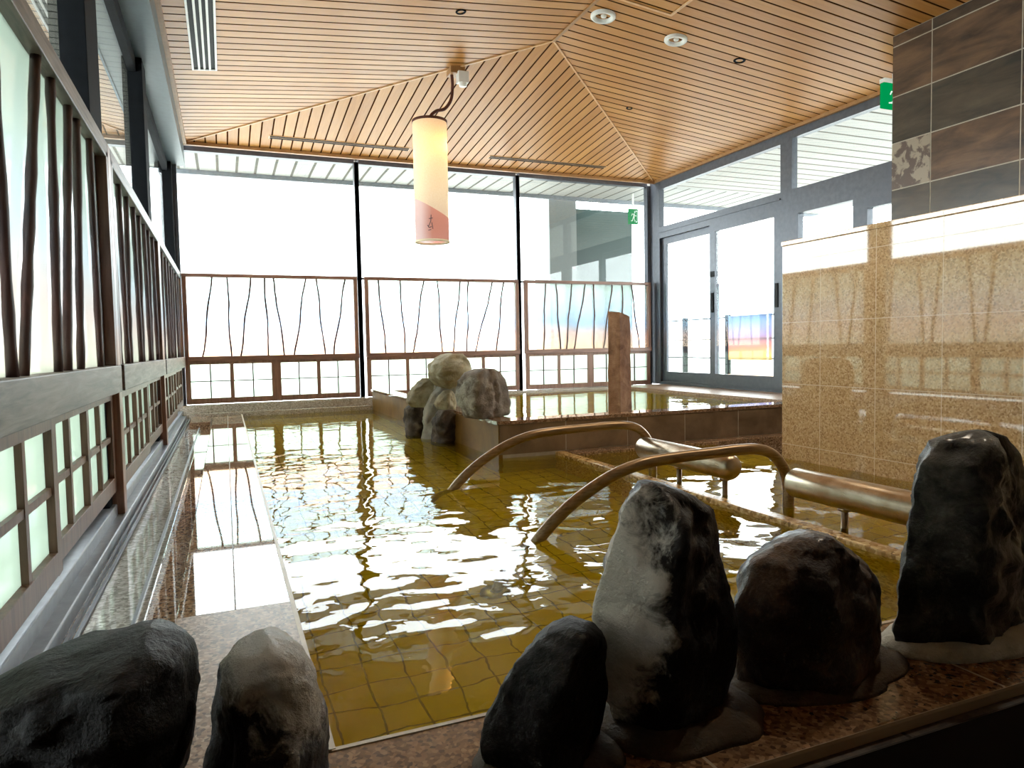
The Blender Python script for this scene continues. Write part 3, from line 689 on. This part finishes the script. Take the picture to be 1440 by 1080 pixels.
Fc.append(tuple(range(n4-1, -1, -1))); Fc.append(tuple(range(nz*n4, nz*n4+n4)))
tag(pm.add(V, Fc).build('stone_post', M['post_stone'], base=(cx_, cyy, ZP0)), 'rust brown squared stone post standing in the raised rear basin', 'stone post')

# ------------------------------------------------------------------ handrails
def smooth_path(P, n=10):
    P = [Vector(p) for p in P]; out = []
    for i in range(len(P)-1):
        p0 = P[max(i-1, 0)]; p1 = P[i]; p2 = P[i+1]; p3 = P[min(i+2, len(P)-1)]
        for k in range(n):
            t = k/n; out.append(.5*((2*p1)+(p2-p0)*t+(2*p0-5*p1+4*p2-p3)*t*t+(3*p1-p0-3*p2+p3)*t**3))
    out.append(P[-1]); return out
RP = [(.78,-.41),(.85,-.12),(.935,.0),(1.03,.085),(1.131,.148),(1.235,.195),(1.344,.222),(1.48,.232),(1.634,.236),(1.76,.239),(1.85,.234),(1.92,.210),(1.972,.155),(1.998,.08),(2.0,0),(2.0,-.41)]
def handrail(y, label):
    t = thing('handrail', (2.0, y, PZ), label, 'handrail', 'handrails into the pool')
    MB().tube(smooth_path([(x, y, z) for x, z in RP]), .021, 16).build('grab_bar', M['rail'], t)
    for x in (.78, 2.0): MB().lathe([(.0,.0),(.05,.0),(.05,.012),(.022,.014)], (x, y, PZ), 20).build('floor_flange', M['steel'], t)
    return t
handrail(2.08, 'nearer curved brown handrail arching out of the water')
handrail(3.01, 'farther curved brown handrail, behind the nearer one')

# ------------------------------------------------------------------ bolsters
def bolster(y0, y1, label, posts):
    t = thing('headrest_bolster', (1.925, (y0+y1)/2, -.42), label, 'headrest', 'steel headrests of the lying bath')
    r = .054; m = MB(); pts = []; rs = []
    for k in range(7):
        a = PI/2*k/6; pts.append((1.925, y0+.03*(1-math.sin(a)), .121)); rs.append(max(.002, r-.03+.03*math.sin(a)) if k else .002)
    body = [(1.925, y0+.001, .121)]
    prof = [*[(y0+r*.8*(1-math.cos(PI/2*q/6)), max(.004, r*math.sin(PI/2*q/6))) for q in range(7)], (y1-.012, r), (y1-.004, r-.004), (y1, r-.012), (y1, .004)]
    m.tube([(1.925, y+i*1e-5, .121) for i, (y, _) in enumerate(prof)], [q for _, q in prof], 32)
    m.build('cylinder', M['steel'], t)
    for y in posts:
        MB().tube([(1.925, y, .085), (1.925, y, -.42)], .012, 12).build('support_post', M['steel'], t)
        MB().lathe([(.012,.0),(.022,.0),(.022,-.012),(.012,-.016)], (1.925, y, .075), 16).build('collar', M['steel'], t)
    return t
bolster(1.30, 1.975, 'nearer steel cylinder headrest, reaching behind the right boulder', (1.745, 1.45))
bolster(2.29, 2.98, 'farther steel cylinder headrest, behind the nearer handrail', (2.68, 2.36))

# ------------------------------------------------------------------ ceiling fixtures
def zc_right(x): return ZT+(EX1-x)*RISE
def zc_left(x): return ZT+(x-EX0)*RISE
def zc_back(y): return ZT+(EY1-y)*RISE
ang = math.atan(RISE)
def downlight(name, x, y, r, label, big, left=False, power=0):
    z = zc_left(x) if left else zc_right(x)
    t = thing(name, (x, y, z), label, 'ceiling light', 'large round ceiling lights' if big else 'small recessed spotlights')
    t.rotation_euler = (0, -ang if left else ang, 0)
    if big:
        MB().lathe([(r*.62,.0),(r*.62,-.004),(r*.7,-.02),(r*.9,-.022),(r,-.014),(r,.004)], n=36).build('trim_ring', M['white'], t, local=True)
        MB().lathe([(r*.66,-.012),(r*.6,.0),(r*.35,.012),(.002,.014)], n=32).build('reflector', M['white'], t, local=True)
        MB().lathe([(.002,-.012),(r*.2,-.012),(r*.24,-.004),(r*.24,.01)], (r*.05,0,0), n=20).build('lamp', M['white'], t, local=True)
    else:
        MB().lathe([(r*.6,.002),(r*.62,-.004),(r*.9,-.007),(r,-.003),(r,.004)], n=28).build('trim_ring', M['steel_dark'], t, local=True)
        MB().lathe([(r*.62,-.002),(r*.45,.004),(.002,.006)], n=24).build('lens', M['chrome'], t, local=True)
    if power:
        lamp = bpy.data.lights.new('downlight', 'SPOT'); lamp.energy = power; lamp.color = (1, .86, .68); lamp.spot_size = 2.3; lamp.spot_blend = .8; lamp.shadow_soft_size = r*.6
        lo_ = bpy.data.objects.new('downlight_bulb', lamp); COL.objects.link(lo_); lo_.parent = t; lo_.location = (0, 0, -.05)
    return t
downlight('ceiling_light', 2.538, 4.39, .088, 'larger looking white round ceiling light near the ridge', True, False, 25)
downlight('ceiling_light', 3.159, 4.41, .084, 'white round ceiling light, second from the ridge', True, False, 25)
downlight('ceiling_light', 2.538, 2.1, .088, 'unseen fill light added overhead, above the picture edge, nearer the ridge', True, False, 80)  # unseen fill lamp, added to brighten surfaces facing the camera
downlight('ceiling_light', 3.6, 2.1, .088, 'unseen fill light added overhead, above the picture edge, nearer the slate wall', True, False, 80)  # second unseen lamp added as fill
downlight('spotlight', 3.77, 4.44, .046, 'small recessed spotlight right of the white ceiling lights', False)
downlight('spotlight', 3.572, 5.715, .03, 'tiny recessed spotlight nearest the sliding doors', False)
downlight('spotlight', 1.536, 4.53, .036, 'small recessed spotlight left of the ridge, above the lantern', False, True)
# access hatch
x0, y0h, x1, y1h = 2.50, 3.45, 2.935, 4.14
t = thing('access_hatch', (2.72, 3.8, zc_right(2.72)), 'square ceiling access hatch with pale border near the ridge', 'hatch')
t.rotation_euler = (0, ang, 0)
hw, hd = (x1-x0)/2, (y1h-y0h)/2
MB().box(-hw, -hw+.02, -hd, hd, -.012, .002).box(hw-.02, hw, -hd, hd, -.012, .002).box(-hw+.02, hw-.02, hd-.02, hd, -.012, .002).box(-hw+.02, hw-.02, -hd, -hd+.02, -.012, .002).build('frame', M['pale_trim'], t, local=True)
MB().box(-hw+.02, hw-.02, -hd+.02, hd-.02, -.006, .002).build('panel', M['plank_y'], t, local=True)
# left slot vent
t = thing('ceiling_vent', (-.06, 4.8, zc_left(-.06)), 'long white slotted air vent in the left ceiling slope', 'vent')
t.rotation_euler = (0, -ang, 0)
MB().box(-.085, -.072, -.9, .885, -.01, .002).box(.072, .085, -.9, .885, -.01, .002).box(-.072, .072, .872, .885, -.01, .002).box(-.072, .072, -.9, -.887, -.01, .002).build('frame', M['white'], t, local=True)
MB().box(-.072, .072, -.887, .872, -.002, .002).build('backing', M['black'], t, local=True)
for x in (-.036, 0, .036): MB().box(x-.007, x+.007, -.887, .872, -.009, -.0025).build('slat', M['white'], t, local=True)
# back slot diffusers
for k, (xa, xb) in enumerate(((.472, 1.866), (2.749, 4.211))):
    t = thing('linear_diffuser', ((xa+xb)/2, 7.27, zc_back(7.27)), ('left', 'right')[k]+' narrow slot diffuser in the ceiling above the back windows', 'vent', 'slot diffusers above the back windows')
    t.rotation_euler = (-ang, 0, 0); h = (xb-xa)/2
    MB().box(-h, h, -.04, .04, -.004, .002).build('frame', M['pale_trim'], t, local=True)
    for ya in (-.032, .008): MB().box(-h+.01, h-.01, ya, ya+.024, -.007, -.003).build('slot', M['black'], t, local=True)

# ------------------------------------------------------------------ lantern
LX, LY, LZ0, LZ1, LR = 1.585, 5.514, 1.487, 2.455, .137
lan = thing('lantern', (LX, LY, LZ0), 'tall cylindrical paper lantern hanging from the ceiling hip', 'lantern')
MB().lathe([(LR,.01),(LR,LZ1-LZ0-.01)], (LX,LY,LZ0), 48).build('lamp_shade', M['paper'], lan)
MB().lathe([(LR-.012,LZ1-LZ0-.02),(LR+.004,LZ1-LZ0-.02),(LR+.004,LZ1-LZ0),(.0,LZ1-LZ0+.004)], (LX,LY,LZ0), 40).build('top_rim', M['cord'], lan)
MB().lathe([(LR-.02,.0),(LR+.003,.0),(LR+.003,.016),(LR-.02,.016),(LR-.02,.0)], (LX,LY,LZ0), 40).build('bottom_rim', M['cream'], lan)
cs = smooth_path([(LX+.01, LY, LZ1), (LX+.015, LY, LZ1+.045), (LX+.06, LY, LZ1+.085), (LX+.13, LY, LZ1+.11), (LX+.185, LY, LZ1+.19), (LX+.2, LY, LZ1+.30), (LX+.195, LY, LZ1+.395)], 8)
MB().tube(cs, .013, 10).build('cord', M['cord'], lan)
MB().box(LX+.17, LX+.29, LY-.06, LY+.06, LZ1+.385, LZ1+.47).build('mounting_block', M['orange_trim'], lan)
MB().box(LX+.225, LX+.31, LY-.09, LY-.02, LZ1+.31, LZ1+.395).lathe([(.0,-.03),(.03,-.03),(.035,.0)], (LX+.27,LY-.055,LZ1+.315), 20).build('junction_box', M['white'], lan)
# small brushed characters on the pink part
ik = MB(); a0 = -PI/2-.45
def onshade(u, w): a = a0+u/LR; return (LX+(LR+.002)*math.cos(a), LY+(LR+.002)*math.sin(a), LZ0+w)
for st in ([(.0,.17),(.03,.175)], [(.018,.2),(.014,.15)], [(.014,.15),(-.004,.11)], [(-.012,.12),(.0,.1)], [(.0,.1),(.02,.108)], [(.022,.14),(.03,.09)], [(-.006,.08),(.016,.085)]):
    ik.tube([onshade(st[0][0]+(st[1][0]-st[0][0])*k/4, st[0][1]+(st[1][1]-st[0][1])*k/4) for k in range(5)], .0028, 6)
ik.build('ink_lettering', M['ink'], lan)
ld = bpy.data.lights.new('lantern bulb', 'POINT'); ld.energy = 2.4; ld.color = (1.0, .46, .09); ld.shadow_soft_size = .05
lo = bpy.data.objects.new('bulb', ld); COL.objects.link(lo); lo.parent = lan; lo.location = (.09, -.045, .76)

# ------------------------------------------------------------------ exit signs
def exit_sign(x, y, z, label, w=.26, h=.19):
    t = thing('exit_sign', (x, y, z), label, 'exit sign', None)
    MB().box(-w/2, w/2, -.025, .025, h-.002, h+.03).build('housing', M['white'], t, local=True)
    f = MB().box(-w/2, w/2, -.018, .018, 0, h-.002)
    f.build('lit_panel', M['sign_green'], t, local=True)
    g = MB()
    for s in (-1, 1):
        ya, yb = sorted((s*.0185, s*.0205))
        g.box(.01, .012, ya, yb, .02, h-.02)
        P = lambda l: [(px_*w*.9, h*.1+pz*h*.8) for px_, pz in l]
        g.prism(P([(.22,.0),(.46,.0),(.46,1.0),(.22,1.0),(.22,.9),(.4,.9),(.4,.1),(.22,.1)]), ya, yb)          # doorway
        g.prism(P([(-.1,.38),(.04,.34),(.12,.68),(.0,.74)]), ya, yb)                                          # torso
        g.prism(P([(.08,.80),(.15,.76),(.2,.82),(.18,.93),(.1,.95),(.06,.88)]), ya, yb)                       # head
        g.prism(P([(-.02,.42),(.06,.36),(.2,.14),(.16,.08)]), ya, yb)                                         # leg
        g.prism(P([(-.1,.42),(-.02,.36),(-.16,.1),(-.34,.08),(-.34,.14),(-.2,.18)]), ya, yb)                  # other leg
        g.prism(P([(.06,.68),(.12,.62),(.22,.5),(.34,.54),(.34,.6),(.24,.58)]), ya, yb)                       # arm
        g.prism(P([(.0,.72),(-.04,.66),(-.2,.66),(-.26,.52),(-.3,.54),(-.24,.72)]), ya, yb)                   # other arm
    g.build('running_figure', M['sign_white'], t, local=True)
    return t
t = exit_sign(4.9, 4.0, 2.43, 'green running figure exit sign beside the slate wall')
MB().box(-.01, .01, -.01, .01, .22, zc_right(4.9)-2.43).build('hanger', M['white'], t, local=True)
t = exit_sign(5.23, 8.3, 2.28, 'green exit sign added outdoors for a reflection beyond the right back window', .14, .2)  # added sign, stands in for a sign reflected in the glass
MB().box(-.01, .01, -.01, .01, .23, .42).build('hanger', M['white'], t, local=True)

# ------------------------------------------------------------------ outdoors
struct('ground', MB().box(-30, 40, -20, 60, -.75, -.6), M['out_ground'], 'pale terrace paving outside the windows', 'ground', (0,0,-.6))
struct('ceiling_soffit', MB().box(-.6, 9.0, 7.8, 8.72, 2.69, 2.78), M['soffit_x'], 'white planked roof overhang outside the back windows', 'soffit', (0,7.8,2.7))
struct('trim_30', MB().box(-.6, 9.1, 8.72, 8.76, 2.64, 2.8), M['alu_light'], 'grey fascia edge of the back roof overhang', 'fascia', (0,8.72,2.64))
struct('ceiling_overhang', MB().box(-2.6, -.52, -3, 8.76, 2.69, 2.78), M['soffit_dark'], 'planked roof overhang with shade in its colour outside the left windows', 'soffit', (-2.6,-3,2.7))
struct('ceiling_porch', MB().box(5.2, 7.6, -2.5, 7.8, 2.69, 2.78), M['soffit_y'], 'white planked roof overhang outside the doors', 'soffit', (5.2,-2.5,2.7))
struct('wall_wing', MB().box(4.2, 4.62, 8.8, 9.3, -.6, 2.69), M['out_wall'], 'white rendered pier outside the right back window', 'wall', (4.2,8.8,-.6))
wg = MB().box(4.62, 5.68, 9.05, 9.15, -.6, 2.6)
struct('wall_glazed', wg, M['out_glass'], 'dark green glazed wing outside the right back window', 'wall', (4.62,9.05,-.6))
# terrace fence seen through the doors
FX = 8.6
fen = thing('terrace_fence', (FX, 9.0, -.6), 'white terrace fence with one sunrise coloured panel seen through the doors', 'fence')
for y in (6.6, 7.9, 9.2, 10.5, 11.8, 13.1): MB().box(FX, FX+.08, y-.04, y+.04, -.6, 1.15).build('post', M['steel_dark'], fen)
for z in (.02, .35, .7, 1.1): MB().box(FX-.01, FX+.05, 6.5, 13.2, z-.012, z+.012).build('rail', M['steel_dark'], fen)
pn = MB().box(FX-.03, FX-.02, 9.3, 10.4, .32, 1.12)
po = pn.build('film_panel', M['film_strong'], fen)
for v in po.data.vertices: v.co.z -= .92
po.location = (0, 0, .92)
wb = thing('wooden_bench', (7.9, 8.9, -.6), 'orange wooden bench on the terrace outside the right door leaf', 'bench')
MB().box(7.7, 8.1, 8.2, 9.6, .02, .1).build('seat', M['wood_block'], wb)
for y in (8.3, 9.5): MB().box(7.74, 8.06, y-.04, y+.04, -.6, .02).build('leg', M['wood_block'], wb)

# ------------------------------------------------------------------ layout units -> metres
for me in {o.data for o in scn.objects if o.type == 'MESH'}: me.transform(Matrix.Scale(S, 4)); me.update()
for o in scn.objects:
    if o.type != 'CAMERA': o.location = o.location*S
scn.cycles.max_bounces = 12; scn.cycles.transparent_max_bounces = 24
scn.cycles.caustics_refractive = True; scn.cycles.caustics_reflective = True
scn.cycles.sample_clamp_indirect = 12
